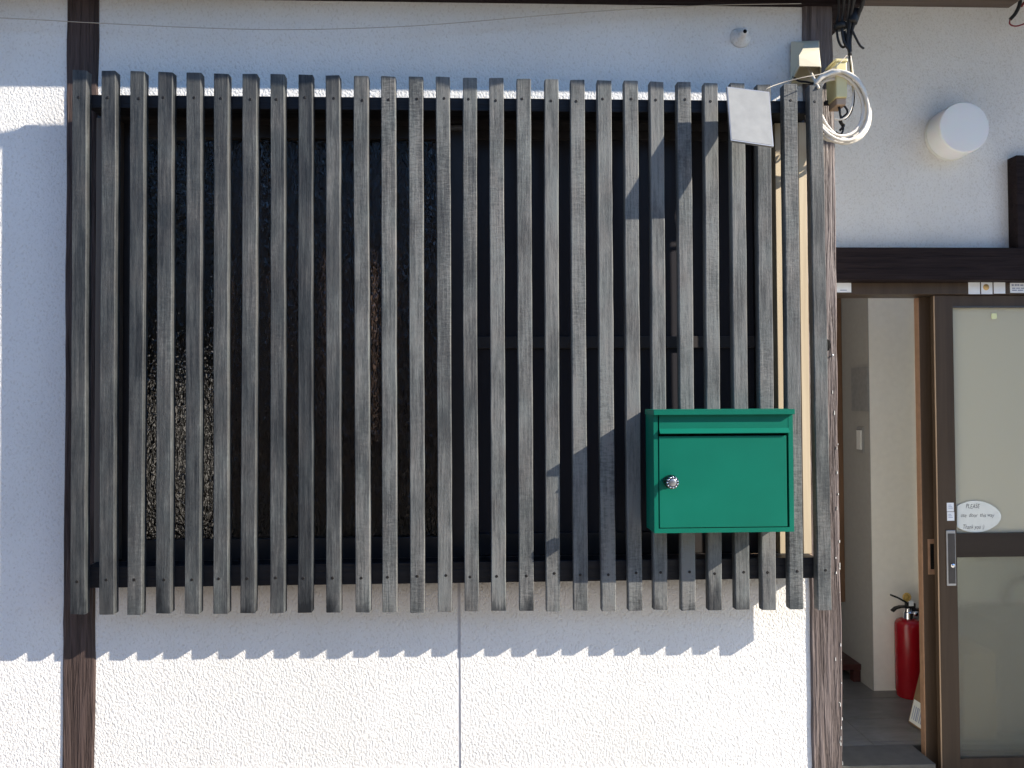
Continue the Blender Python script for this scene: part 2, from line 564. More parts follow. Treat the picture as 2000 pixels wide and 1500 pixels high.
# ------------------------------------------------------------------ house: walls, posts, beams, eave
house = thing('house', 'white stuccoed house wall with dark timber posts and a recessed entrance', 'house', (0, 0, 0))
REC = 0.91                                     # depth of the entrance recess
PL0, PL1 = at(129, 750).x, at(187, 750).x      # left post
PL0b = at(120, 1400).x
PR0, PR1 = at(1578, 750).x, at(1637, 900).x    # right post
ZW0 = ZG - 0.005
ZB = at(1100, 8, 0).z                          # underside of the wall plate
WZ0, WZ1 = at(700, 1122, 0).z, at(700, 229, 0).z   # window opening
XJ = at(897, 1320, 0).x
MB().box(-3.2, PL0, 0.0, 0.14, ZW0, 3.4).build('plaster_panel', M['stucco'], house)
lw = MB()
g = 0.0035
lw.box(PL1, XJ - g, 0.0, 0.14, ZW0, WZ0)
lw.build('plaster_panel', M['stucco'], house)
MB().box(XJ + g, PR0, 0.0, 0.14, ZW0, WZ0).build('plaster_panel', M['stucco'], house)
MB().box(XJ - g, XJ + g, 0.002, 0.12, ZW0, WZ0).build('joint_strip', M['groove'], house)
MB().box(PL1, PR0, 0.0, 0.14, WZ1, ZB + 0.03).build('plaster_panel', M['stucco'], house)

def rough_post(x0, x1, z0, z1, yf, yb, seed):
    """timber post with slightly uneven arrises"""
    rng = random.Random(seed)
    N = 70
    b = MB()
    vs, fs = [], []
    ja = jb = 0.0
    for i in range(N + 1):
        z = z0 + (z1 - z0) * i / N
        ja = ja * 0.6 + rng.uniform(-0.0012, 0.0012)
        jb = jb * 0.6 + rng.uniform(-0.0012, 0.0012)
        c = 0.004
        vs += [(x0 + ja, yb, z), (x0 + ja, yf + c, z), (x0 + ja + c, yf, z), (x1 + jb - c, yf, z), (x1 + jb, yf + c, z), (x1 + jb, yb, z)]
    for i in range(N):
        for k in range(6):
            l = (k + 1) % 6
            fs.append((i * 6 + k, i * 6 + l, i * 6 + 6 + l, i * 6 + 6 + k))
    fs += [tuple(range(6)), tuple(range(N * 6, N * 6 + 6))]
    return b.add(vs, fs)
pl = rough_post(PL0 - 0.003, PL1 + 0.003, ZW0, 3.4, -0.004, 0.13, 3).build('post', M['post'], house)
pl['label'] = 'dark brown timber post at the left end of the slats'
pr = rough_post(PR0 - 0.003, PR1, ZW0, 3.3, -0.006, 0.13, 5).build('post', M['post2'], house)
pr['label'] = 'weathered timber post beside the entrance'
# small hole and nail low on the right post
hp = at(1616, 672, -0.012)
MB().lathe([(0.0105, 0.0), (0.010, 0.003), (0.0, 0.0034)], 12, Matrix.Translation(at(1614, 674, -0.007)) @ Matrix.Rotation(R(90), 4, 'X') @ Matrix.Scale(1.5, 4, (0, 1, 0))).build('knot_hole', M['hole'], house)
MB().tube([at(1626, 694, -0.004), at(1626, 694, -0.022)], 0.0016, 8).lathe([(0.0034, 0), (0.0034, 0.0012), (0, 0.0016)], 10, Matrix.Translation(at(1626, 694, -0.021)) @ Matrix.Rotation(R(90), 4, 'X')).build('nail', M['steel'], house)

# old paint and plaster flecks along the right arris of the weathered post
rng = random.Random(21)
fk = MB()
for k in range(26):
    y = rng.choice((rng.uniform(700, 1150), rng.uniform(1100, 1500)))
    x = at(1637, 900).x - abs(rng.gauss(0, 0.006)) - 0.0015
    z = at(1630, y, -0.006).z
    a, h = rng.uniform(0.0007, 0.0022), rng.uniform(0.002, 0.012)
    pts = [(x - a * rng.uniform(.4, 1), -0.0062, z - h * rng.uniform(.3, .6)), (x + a * rng.uniform(.2, .6), -0.0062, z - h * .5), (x + a * rng.uniform(.3, .5), -0.0062, z + h * .4), (x - a * rng.uniform(.2, .6), -0.0062, z + h * rng.uniform(.3, .6))]
    fk.prism(pts, (0, -rng.uniform(0.0006, 0.0016), 0))
fk.build('paint_flecks', M['lampbase'], house, kind='stuff')

# wall plate above the plaster
MB().box(PL1 + 0.004, PR1 + 0.07, -0.018, 0.16, ZB, ZB + 0.12, 0.003).build('wall_plate', M['beam'], house)
MB().box(PL1, PR0, 0.0, 0.14, ZB + 0.122, 3.4).build('plaster_panel', M['stucco'], house)

# eave: soffit boards, rafters and fascia
EP = 0.14
XE = PR1 + 0.55
EZ = at(300, 172, 0).z - LZ * (EP + 0.025)              # lower front edge whose shade ends on the wall
for i in range(6):
    y0 = 0.13 - (0.13 + EP) * (i + 1) / 6 + 0.002
    y1 = 0.13 - (0.13 + EP) * i / 6
    bz = EZ + 0.03 + (y0 + EP) * 0.05
    bz1 = EZ + 0.03 + (y1 + EP) * 0.05
    MB().prism([(-3.4, y0, bz), (-3.4, y1, bz1), (-3.4, y1, bz1 + 0.018), (-3.4, y0, bz + 0.018)], (XE + 3.4, 0, 0)).build('soffit_board', M['soffit'], house)
MB().box(-3.4, XE, -EP - 0.025, -EP, EZ, EZ + 0.13).build('fascia', M['beam'], house)
MB().prism([(-3.4, -EP - 0.06, EZ + 0.135), (-3.4, REC + 0.1, EZ + 0.60), (-3.4, REC + 0.1, EZ + 0.65), (-3.4, -EP - 0.06, EZ + 0.16)], (XE + 3.4, 0, 0)).build('roof', M['beam'], house)

MB().box(PR1 - 0.05, 5.3, -0.05, REC + 0.1, 2.97, 2.99).build('porch_ceiling', M['soffit'], house)
# recess: return walls, back wall with the lamp, wing wall on the right
ZL0, ZL1 = at(1800, 547, REC - 0.06).z, at(1800, 483, REC - 0.06).z      # lintel
XR, XD = 3.4, 2.75
MB().box(PR1 - 0.06, XR, REC, REC + 0.12, ZL1 - 0.005, 2.968).build('plaster_panel', M['stucco'], house)
MB().box(PR1 - 0.08, PR1 - 0.012, 0.13, REC + 0.10, ZW0, 2.968).build('plaster_panel', M['stucco'], house)
MB().box(XR, XR + 1.9, 0.0, REC + 0.10, ZW0, 2.968).build('plaster_panel', M['stucco'], house)
MB().box(XD, XR, REC, REC + 0.12, ZW0, ZL1 - 0.006).build('plaster_panel', M['stucco'], house)
MB().box(PR1 - 0.012, XD, REC - 0.06, REC + 0.10, ZL0, ZL1, 0.004).build('lintel', M['beam'], house)
# dark framed transom box that stands on the lintel at the right
tb = MB()
X0 = at(1970, 400, REC - 0.004).x
zt = at(1985, 303, REC - 0.05).z
tb.box(X0, X0 + 0.03, REC - 0.05, REC, ZL1, zt, 0.002)
tb.box(X0 + 0.03, X0 + 0.62, REC - 0.045, REC, zt - 0.03, zt - 0.004, 0.002)
tb.box(X0 + 0.03, X0 + 0.62, REC - 0.022, REC, ZL1, zt - 0.03)
tb.build('transom_box', M['beam'], house)

# ------------------------------------------------------------------ window behind the slats
YG = 0.045
win = bpy.data.objects.new('window', None)
scene.collection.objects.link(win)
win.parent = house
WX0, WX1 = PL1 + 0.003, PR0 - 0.003
def wpart(b, name, mat):
    return b.build(name, mat, win)
# pale jambs, stepped; the left one has its shade in the colour
for side in (0, 1):
    sgn = 1 if side == 0 else -1
    xe = WX0 if side == 0 else WX1
    w1 = at(1580, 700, -0.015).x - at(1564.5, 700, -0.015).x
    w2 = at(1563, 700, -0.012).x - at(1546, 700, -0.012).x
    w3 = at(1540, 700, -0.010).x - at(1513, 700, -0.010).x
    zj0, zj1 = at(700, 1090, 0).z, at(700, 237, 0).z
    if side == 0:
        w1, w2, w3 = w1, 0.0, at(226, 700, -0.0105).x - WX0 - w1
        wpart(MB().box(xe, xe + w1 + w3, -0.0105, 0.13, zj0, zj1, 0.001), 'jamb', M['jambshade'])
    else:
        wpart(MB().box(xe, xe + sgn * w1, -0.0155, 0.13, zj0, zj1, 0.001), 'jamb', M['tanwood'])
        wpart(MB().box(xe + sgn * (w1 + 0.002), xe + sgn * (w1 + w2), -0.0125, 0.13, zj0, zj1, 0.001), 'jamb', M['tanwood2'])
        wpart(MB().box(xe + sgn * (w1 + w2 + 0.001), xe + sgn * (w1 + w2 + w3), -0.0105, 0.13, zj0, zj1, 0.001), 'jamb', M['tanwood'])
    JX = xe + sgn * (w1 + w2 + w3)
    if side == 0:
        SX0 = JX
    else:
        SX1 = JX
zs = lambda y, Y=YG: at(700, y, Y).z
# sill tracks
sb = MB()
sb.box(WX0, WX1, 0.004, 0.13, WZ0 + 0.0005, WZ0 + 0.012)
for k, yy in enumerate((0.012, 0.030, 0.048, 0.064)):
    sb.box(WX0, WX1, yy, yy + 0.006, WZ0 + 0.012, WZ0 + 0.020 + 0.005 * k)
wpart(sb, 'sill', M['sash'])
wpart(MB().box(WX0, WX1, -0.019, 0.0035, at(700, 1098, 0).z, at(700, 1091, 0).z, 0.001), 'sill_nose', M['tanwood2'])
wpart(MB().box(SX0, SX1, 0.05, 0.13, zs(243), WZ1), 'head', M['sash'])
wpart(MB().box(WX0, WX1, -0.005, 0.0495, at(700, 236.5, -0.005).z, WZ1 - 0.0006), 'head', M['sash'])
XM0, XM1 = at(880, 640, YG).x, at(906, 640, YG).x
def sash(x0, x1, y, name, muntin=None, sl=0.03, sr=0.03, top=275):
    zb, zt_ = WZ0 + 0.03, zs(243)
    zr = zs(1048)
    wpart(MB().box(x0, x0 + sl, y, y + 0.03, zb, zt_, 0.001), 'sash_stile', M['sash'])
    wpart(MB().box(x1 - sr, x1, y, y + 0.03, zb, zt_, 0.001), 'sash_stile', M['sash'])
    wpart(MB().box(x0 + sl, x1 - sr, y + 0.002, y + 0.03, zb, zr, 0.001), 'sash_rail', M['sash'])
    wpart(MB().box(x0 + sl, x1 - sr, y + 0.002, y + 0.03, zs(top), zt_, 0.001), 'sash_rail', M['sash'])
    if muntin:
        wpart(MB().box(x0 + sl, x1 - sr, y + 0.004, y + 0.03, zs(muntin[1]), zs(muntin[0]), 0.001), 'muntin', M['sash'])
    wpart(MB().box(x0 + sl, x1 - sr, y + 0.013, y + 0.018, zr, zs(top)), 'pane', M['hammered'] if muntin is None else M['glass_r'])
sash(SX0, XM1, YG - 0.02, 'left', None, 0.022, XM1 - XM0)
sash(XM0 - 0.01, SX1, YG + 0.014, 'right', (657, 680), 0.03, 0.03, 265)
# room behind the left pane: brown curtain, dark walls and a far bright window
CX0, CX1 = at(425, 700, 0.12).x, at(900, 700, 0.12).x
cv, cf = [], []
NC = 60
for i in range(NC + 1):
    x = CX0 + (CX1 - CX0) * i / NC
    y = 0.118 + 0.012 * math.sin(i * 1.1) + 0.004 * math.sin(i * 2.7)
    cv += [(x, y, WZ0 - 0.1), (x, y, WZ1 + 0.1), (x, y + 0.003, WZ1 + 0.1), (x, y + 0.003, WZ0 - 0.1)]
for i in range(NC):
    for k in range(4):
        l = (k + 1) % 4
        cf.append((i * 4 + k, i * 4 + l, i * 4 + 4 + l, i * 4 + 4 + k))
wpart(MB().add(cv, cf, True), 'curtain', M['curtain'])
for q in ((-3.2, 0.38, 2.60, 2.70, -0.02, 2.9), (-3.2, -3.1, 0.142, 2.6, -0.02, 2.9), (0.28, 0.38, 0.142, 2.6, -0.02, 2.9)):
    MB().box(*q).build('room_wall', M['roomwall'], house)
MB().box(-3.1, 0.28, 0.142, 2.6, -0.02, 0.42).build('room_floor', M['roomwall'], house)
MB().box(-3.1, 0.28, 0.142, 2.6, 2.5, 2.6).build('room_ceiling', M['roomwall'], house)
w0_, w1_ = at(330, 1045, 2.59), at(398, 745, 2.59)
MB().box(w0_.x, w1_.x, 2.592, 2.598, w0_.z, w1_.z).build('far_window', M['litwindow'], house)
wpart(MB().box(at(880, 250, YG - 0.02).x, at(903, 250, YG - 0.02).x, YG - 0.034, YG - 0.0205, zs(255, YG - 0.02), zs(247, YG - 0.02), 0.001).box(at(888, 250, YG - 0.02).x, at(903, 250, YG - 0.02).x, YG - 0.040, YG - 0.034, zs(254, YG - 0.02), zs(248, YG - 0.02), 0.001), 'latch', M['steel'])

# ------------------------------------------------------------------ slat screen
YS, DS = -0.087, 0.023
scr = thing('slat_screen', 'charcoal stained screen of vertical wooden slats on two dark rails over the window', 'slat screen', at(870, 1160, -0.05))
tops = [141, 198, 254, 308, 364, 417.6, 473, 528, 582, 636, 690.5, 744.5, 797.7, 851, 904, 955.5, 1009, 1063.5, 1114.5, 1166.5, 1219, 1269.5, 1322.5, 1376, 1427, 1478, 1530, 1580.5]
bots = [136.3, 193, 248, 304, 360, 416, 469, 527, 581, 637, 694, 746.5, 801, 855, 907.5, 960, 1014, 1067, 1121, 1175, 1227, 1277, 1331.5, 1384, 1437, 1488.5, 1542.5, 1598]
wear_sheen = [0.48, 0.496, 0.501, 0.518, 0.524, 0.53, 0.544, 0.52, 0.426, 0.553, 0.648, 0.664, 0.69, 0.69, 0.66, 0.74, 0.72, 0.75, 0.74, 0.77, 0.78, 0.79, 0.79, 0.79, 0.73, 0.72, 0.73, 0.66]  # rise to the right paints sun sheen on top of real wear
def slat_mesh(xt, xb, yt, yb, seed):
    rng = random.Random(seed)
    N = 22
    wd = 0.0335 + rng.uniform(-0.0008, 0.0008)
    T, B = at(xt, yt, YS), at(xb, yb, YS)
    vs, fs = [], []
    bow, wob = rng.uniform(-0.0012, 0.0012), 0.0
    for i in range(N + 1):
        t = i / N
        wob = wob * 0.7 + rng.uniform(-0.0004, 0.0004)
        x = B.x + (T.x - B.x) * t + bow * math.sin(math.pi * t) + wob
        z = B.z + (T.z - B.z) * t
        yy = YS + rng.uniform(-0.0002, 0.0002)
        c = 0.0016 + rng.uniform(-0.0003, 0.0006)
        w_ = wd + rng.uniform(-0.0003, 0.0003)
        p = [(x + c, yy), (x + w_ - c, yy), (x + w_, yy + c), (x + w_, YS + DS), (x, YS + DS), (x, yy + c)]
        vs += [(a, b_, z + (rng.uniform(-0.0012, 0.0012) if i in (0, N) else 0)) for a, b_ in p]
    n = 6
    for i in range(N):
        for k in range(n):
            l = (k + 1) % n
            fs.append((i * n + k, i * n + l, (i + 1) * n + l, (i + 1) * n + k))
    fs += [tuple(reversed(range(n))), tuple(range(N * n, N * n + n))]
    return MB().add(vs, fs), T, B
sm = MB().lathe([(0.0001, -0.0004), (0.0028, -0.0004), (0.0034, 0.0006), (0.0024, 0.0008), (0.0, 0.0004)], 10).build('screw', M['dkmetal'])
screw_me = sm.data
bpy.data.objects.remove(sm)
for i in range(28):
    t = i / 27
    yt = 137 + 29 * t
    yb = 1200 - 10 * t + (1.5 if i % 5 == 2 else 0) + random.uniform(-1, 1)
    b, T, B = slat_mesh(tops[i], bots[i], yt + random.uniform(-1, 1), yb, 100 + i)
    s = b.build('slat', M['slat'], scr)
    s.color = (wear_sheen[i], wear_sheen[i], wear_sheen[i], 1)
    for yy in (191 + 8 * t, 1136 - 20 * t):
        f = (yb - yy) / (yb - yt)
        x = B.x + (T.x - B.x) * f + 0.0165 + random.uniform(-0.004, 0.004)
        z = B.z + (T.z - B.z) * f + random.uniform(-0.003, 0.003)
        share('screw', screw_me, (x, YS, z), s, (R(90), 0, 0))
for (y0, y1, nm) in ((187, 216, 'top'), (1098, 1149, 'bottom')):
    YRl = YS + DS + 0.0005
    xl, xr = at(170, 400, YRl).x, at(1590, 700, YRl).x
    zl0, zl1 = at(880, y1 if nm == 'top' else 1139, YRl).z, at(880, 191 if nm == 'top' else y0, YRl).z
    MB().box(xl, xr, YRl, -0.0065, zl0, zl1, 0.0015).build('rail', M['rail'], scr)

# ------------------------------------------------------------------ letter box on the slats
YB = YS - 0.001
YF = YB - 0.084                                # body front
def px(x, y, Y):
    return at(x, y, Y)
box = thing('mailbox', 'green powder coated steel letterbox with round combination knob mounted on the slats', 'mailbox', at(1413, 1040, YB))
x0, x1 = px(1277.3, 920, YF).x, px(1549.8, 920, YF).x
z0, z1 = px(1413, 1040, YF).z, px(1413, 808, YF).z
tk = 0.0015
bd = MB()
bd.box(x0, x0 + tk, YF, YB, z0, z1)
bd.box(x1 - tk, x1, YF, YB, z0, z1)
bd.box(x0 + tk, x1 - tk, YF, YB, z0, z0 + tk)
bd.box(x0 + tk, x1 - tk, YB - tk, YB, z0 + tk, z1)
# front returns round the door
xa, xb = px(1285.5, 920, YF).x, px(1541, 920, YF).x
za = px(1413, 1031, YF).z
bd.box(x0 + tk, xa, YF, YF + tk, z0 + tk, z1)
bd.box(xb, x1 - tk, YF, YF + tk, z0 + tk, z1)
bd.box(xa, xb, YF, YF + tk, z0 + tk, za)
bd.box(xa - 0.001, xa + 0.0004, YF + tk, YF + 0.02, za, z1)
bd.box(xb - 0.0004, xb + 0.001, YF + tk, YF + 0.02, za, z1)
bd.build('body', M['green'], box)
YL = YF - 0.011
lx0, lx1 = px(1277, 805, YL).x, px(1552.5, 805, YL).x
lz0, lz1 = px(1413, 809.8, YL).z, px(1413, 799.5, YL).z
ld = MB()
ld.box(lx0, lx1, YL, YB, lz1 - 0.0016, lz1, 0.0006)
ld.box(lx0, lx1, YL, YL + 0.0016, lz0, lz1 - 0.0017, 0.0005)
ld.box(lx0, lx0 + 0.0016, YL + 0.0017, YB, lz0, lz1 - 0.0017)
ld.box(lx1 - 0.0016, lx1, YL + 0.0017, YB, lz0, lz1 - 0.0017)
ld.build('lid', M['green'], box)
dx0, dx1 = px(1287.5, 940, YF).x, px(1536.5, 940, YF).x
dz0, dz1 = px(1413, 1029.5, YF).z, px(1413, 851.5, YF).z
MB().box(dx0, dx1, YF - 0.0012, YF + 0.010, dz0, dz1, 0.0009).build('door', M['green'], box)
fz0, fz1 = px(1413, 846, YF).z, px(1413, 806, YF).z
fzm = px(1413, 836.5, YF).z
fp = [(YF + 0.010, fz1), (YF + 0.0005, fz1), (YF + 0.0005, fzm), (YF - 0.0085, fz0 + 0.0014), (YF - 0.0085, fz0), (YF + 0.010, fz0)]
fx0, fx1 = px(1287.5, 830, YF).x, px(1540, 830, YF).x
fl = MB().prism([(fx0, a, b) for a, b in fp], (fx1 - fx0, 0, 0)).build('flap', M['green'], box)
# combination knob
kc = px(1313.5, 942.5, YF - 0.034)
kc = Vector((kc.x, YF - 0.0012, kc.z))
K = Matrix.Translation(kc) @ Matrix.Rotation(R(90), 4, 'X')
kb = MB().lathe([(0.013, 0), (0.013, 0.004), (0.0085, 0.006), (0.0085, 0.014), (0.0155, 0.016), (0.0155, 0.020)], 32, K).build('knob_base', M['dkmetal'], box, autosmooth=35)
kn = MB()
n = 11
prof = []
for k in range(n * 8):
    a = 2 * math.pi * k / (n * 8)
    rr = 0.0150 + 0.0011 * math.cos(n * a)
    prof.append((math.cos(a) * rr, math.sin(a) * rr, rr))
for h, sc in ((0.0202, 1.0), (0.030, 0.97), (0.0335, 0.86)):
    pass
vs, fs = [], []
Nn = len(prof)
for h, sc in ((0.0202, 1.02), (0.0300, 0.97), (0.0330, 0.90), (0.0338, 0.80), (0.0338, 0.56)):
    for a, b, rr in prof:
        vs.append(K @ Vector((a * sc, b * sc, h)))
for i in range(4):
    for k in range(Nn):
        l = (k + 1) % Nn
        fs.append((i * Nn + k, i * Nn + l, (i + 1) * Nn + l, (i + 1) * Nn + k))
fs += [tuple(range(Nn)), tuple(range(4 * Nn, 5 * Nn))]
kn.add(vs, fs, True)
kno = kn.build('knob', M['darkchrome'], box, autosmooth=40)
MB().lathe([(0.0082, 0.0339), (0.0082, 0.0350), (0.0072, 0.0356), (0.0, 0.0356)], 28, K).build('knob_cap', M['steel'], kno, autosmooth=40)
dots = MB()
for k in range(n):
    a = 2 * math.pi * (k + 0.5) / n
    c = K @ Vector((math.cos(a) * 0.0113, math.sin(a) * 0.0113, 0.0338))
    dots.lathe([(0.0022, 0.0), (0.0020, 0.0010), (0.0, 0.0016)], 8, Matrix.Translation(c) @ Matrix.Rotation(R(90), 4, 'X'))
dots.build('dial_mark', M['chrome'], kno)

# ------------------------------------------------------------------ tilted silver panel hanging by a wire
def plane_pt(x, y, e):
    return at(x, y, YS - e)
Pt = [plane_pt(1419.5, 169, 0.049), plane_pt(1502.5, 179.5, 0.040), plane_pt(1511, 286, 0.094), plane_pt(1427.5, 274, 0.103)]
nrm = (Pt[1] - Pt[0]).cross(Pt[3] - Pt[0]).normalized()
if nrm.y > 0:
    nrm = -nrm
pn = thing('silver_board', 'small flat silver grey panel hanging tilted outward from a thin wire over the slats', 'panel', Pt[3])
cen = sum(Pt, Vector()) / 4
pf = [p + (cen - p) * 0.035 for p in Pt]
MB().prism([p + nrm * 0.0006 for p in pf], -nrm * 0.003).build('face_sheet', M['panel'], pn)
fr = MB()
for i in range(4):
    j = (i + 1) % 4
    fr.prism([Pt[i], Pt[j], pf[j], pf[i]], -nrm * 0.006)
fr.build('edge_frame', M['steel'], pn)
wire = bez([Pt[1] - nrm * 0.004 + Vector((-0.013, 0, 0.0)), at(1500, 172, -0.13), at(1530, 161, -0.115), at(1570, 151, -0.12), at(1605, 144, -0.11), at(1632, 130, -0.10), at(1654, 108, -0.085)])
tag(MB().tube(wire, 0.0011, 6).build('hanging_wire', M['grey_wire']), 'thin grey wire running from the tilted silver panel up to the yellow box', 'wire')

# ------------------------------------------------------------------ beige cable hood on the corner post
hood = thing('cable_hood', 'beige plastic cable entry hood fixed across wall and corner post', 'cable hood', at(1573, 165, -0.02))
def hp_(x, y, Y):
    return at(x, y, Y)
Yb, Yf_ = -0.008, -0.085
bk = [hp_(1545, 80, Yb), hp_(1601, 80, Yb), hp_(1604, 150, Yb), hp_(1604, 162, Yb), hp_(1543, 162, Yb), hp_(1543, 120, Yb)]
outer_top = [(1546, 80, Yb), (1598, 79, Yb), (1600, 98, -0.055), (1602, 130, Yf_), (1561, 130, Yf_), (1561, 104, -0.062), (1576, 97, -0.05)]
vs = [hp_(1545, 81, Yb), hp_(1600, 79, Yb), hp_(1604, 160, Yb), hp_(1543, 162, Yb),          # 0-3 base
      hp_(1573, 84, -0.030), hp_(1599, 83, -0.030), hp_(1600, 97, -0.070), hp_(1566, 99, -0.070),   # 4-7 upper slope
      hp_(1603, 130, -0.080), hp_(1561, 129, -0.080), hp_(1560, 108, -0.076),
      hp_(1604, 133, -0.030), hp_(1551, 148, -0.030)]
fs = [(0, 1, 5, 4), (4, 5, 6, 7), (7, 6, 8, 9, 10), (1, 2, 11, 8, 6, 5), (0, 4, 7, 10, 9, 12, 3)]
hd = MB().add(vs, fs).build('hood_shell', M['beige'], hood)
sol = hd.modifiers.new('thick', 'SOLIDIFY')
sol.thickness = 0.003
sol.offset = -1
bv = hd.modifiers.new('soft', 'BEVEL')
bv.width = 0.0018
bv.segments = 2
MB().pbox(1546, 82, 1601, 163, -0.0085, 0.002).build('back_plate', M['beige'], hood)
MB().tube(bez([at(1573, 120, -0.03), at(1583, 140, -0.05), at(1592, 158, -0.075), at(1599, 172, -0.09)]), 0.0032, 8).build('cable', M['white_cable'], hood)
MB().tube(bez([at(1549, 150, -0.02), at(1560, 158, -0.04), at(1575, 160, -0.045), at(1590, 163, -0.05)]), 0.0025, 8).build('cable', M['black'], hood)

# ------------------------------------------------------------------ yellow box and its fittings
yb_ = thing('junction_box', 'narrow yellow plastic junction box beside the corner post among cables', 'junction box', at(1645, 205, -0.03))
MB().pbox(1633, 116, 1655, 190, -0.075, 0.055, 0.003).build('box_body', M['yellow'], yb_)
MB().pbox(1632, 114, 1656, 120, -0.078, 0.06, 0.002).build('box_cap', M['yellow'], yb_)
MB().pbox(1634, 191, 1653, 205, -0.07, 0.045, 0.003).build('gland', M['tanwood2'], yb_)
MB().pbox(1612, 196, 1640, 204, -0.03, 0.01, 0.001).build('bracket', M['dkmetal'], yb_)

# ------------------------------------------------------------------ coil of off white cable
coil_pts = []
def loop(cx, cy, rx, ry, a0, a1, Y, tilt, n=26):
    out = []
    for k in range(n + 1):
        a = R(a0 + (a1 - a0) * k / n)
        ex, ey = rx * math.cos(a), ry * math.sin(a)
        x = cx + ex * math.cos(tilt) - ey * math.sin(tilt)
        y = cy + ex * math.sin(tilt) + ey * math.cos(tilt)
        out.append(at(x, y, Y + 0.006 * math.sin(2 * a)))
    return out
cb_ = thing('cable_coil', 'loose coil of off white cable hanging from the corner post end', 'cable coil', at(1640, 285, -0.07))
for i, (cx, cy, rx, ry, Y, tl) in enumerate(((1641, 206, 53, 70, -0.078, 0.33), (1647, 211, 45, 66, -0.066, 0.42), (1634, 215, 60, 62, -0.056, 0.55), (1637, 205, 47, 62, -0.070, 0.30), (1640, 217, 56, 66, -0.062, 0.62))):
    tl2 = -tl
    pts = loop(cx, cy, rx, ry, 0, 360, Y, tl2)[:-1]
    MB().tube(pts, 0.0040, 8, close=True).build('cable_turn', M['white_cable'], cb_)
MB().tube(bez([at(1592, 164, -0.085), at(1605, 152, -0.09), at(1625, 143, -0.085), at(1650, 141, -0.08), at(1674, 155, -0.078), at(1690, 182, -0.075)]), 0.0045, 8).build('cable_turn', M['white_cable'], cb_)
MB().tube(bez([at(1629, 233, -0.06), at(1645, 233, -0.07), at(1657, 224, -0.07), at(1665, 200, -0.068), at(1666, 160, -0.06), at(1664, 130, -0.055), at(1660, 105, -0.05)]), 0.0020, 7).build('cable_tail', M['white_cable'], cb_)

# ------------------------------------------------------------------ black cables from the eave
bc = thing('black_cables', 'tangle of thin black cables dropping from the eave beside the corner post', 'cables', at(1655, 95, -0.04))
drops = [
    [(1638, -25, -0.10), (1638, 20, -0.05), (1634, 50, -0.04), (1637, 78, -0.04), (1645, 92, -0.04), (1652, 86, -0.045), (1650, 60, -0.05)],
    [(1650, -25, -0.11), (1647, 20, -0.06), (1644, 48, -0.05), (1648, 80, -0.05), (1658, 98, -0.05), (1660, 115, -0.05)],
    [(1662, -25, -0.11), (1657, 18, -0.07), (1655, 50, -0.055), (1658, 85, -0.05), (1660, 112, -0.05), (1664, 150, -0.05), (1667, 195, -0.05), (1660, 222, -0.05), (1650, 232, -0.05)],
    [(1672, -25, -0.11), (1664, 20, -0.07), (1660, 45, -0.06), (1655, 80, -0.05), (1659, 100, -0.05)],
    [(1692, -25, -0.12), (1682, 15, -0.08), (1668, 45, -0.06), (1660, 75, -0.05), (1660, 108, -0.05)],
    [(1664, 58, -0.06), (1672, 75, -0.06), (1679, 88, -0.058), (1687, 95, -0.055)],
    [(1640, 205, -0.05), (1648, 206, -0.06), (1655, 220, -0.06), (1640, 235, -0.05), (1647, 250, -0.05), (1642, 262, -0.05), (1632, 258, -0.05)],
    [(1636, 200, -0.05), (1640, 215, -0.06), (1644, 238, -0.06), (1648, 245, -0.055), (1640, 255, -0.05)],
]
rad = [0.0028, 0.0035, 0.0030, 0.0045, 0.0048, 0.0026, 0.0024, 0.0030]
for d, r_ in zip(drops, rad):
    MB().tube(bez([at(*p) for p in d], 8), r_, 7).build('cable', M['black'], bc)
MB().lathe([(0.012, 0), (0.013, 0.004), (0.013, 0.03), (0.011, 0.034)], 10, Matrix.Translation(at(1664, 45, -0.06)) @ Matrix.Rotation(R(20), 4, 'Y')).build('cable_clamp', M['black'], bc)
MB().lathe([(0.014, 0), (0.016, 0.003), (0.016, 0.012), (0.013, 0.015)], 10, Matrix.Translation(at(1641, 57, -0.045))).build('cable_clamp', M['black'], bc)

# thin wire sagging along the top of the wall
wpts = bez([at(-260, 25, -0.03), at(0, 35, -0.03), at(190, 45, -0.03), at(380, 54, -0.03), at(560, 58, -0.03), at(760, 53, -0.03), at(900, 44, -0.03), at(1100, 27, -0.03), at(1250, 17, -0.03), at(1400, 10, -0.03), at(1565, 7, -0.03)], 6)
tag(MB().tube(wpts, 0.0010, 6).build('sagging_wire', M['grey_wire']), 'thin pale wire sagging along the top of the white wall', 'wire')
# small capped nipple on the wall
nip = thing('pipe_stub', 'small white painted pipe stub with dark hole near top right of wall', 'pipe stub', at(1448, 75, 0))
MB().lathe([(0.026, 0.0), (0.024, 0.004), (0.014, 0.010), (0.0095, 0.016), (0.0085, 0.030), (0.0085, 0.034)], 20, Matrix.Translation(at(1446, 74, 0.0)) @ Matrix.Rotation(R(90), 4, 'X')).build('stub', M['stucco'], nip)
MB().lathe([(0.0048, 0), (0.0048, 0.001), (0, 0.001)], 14, Matrix.Translation(Vector((at(1446, 74, 0).x, -0.0342, at(1446, 74, 0).z))) @ Matrix.Rotation(R(90), 4, 'X')).build('bore', M['hole'], nip)

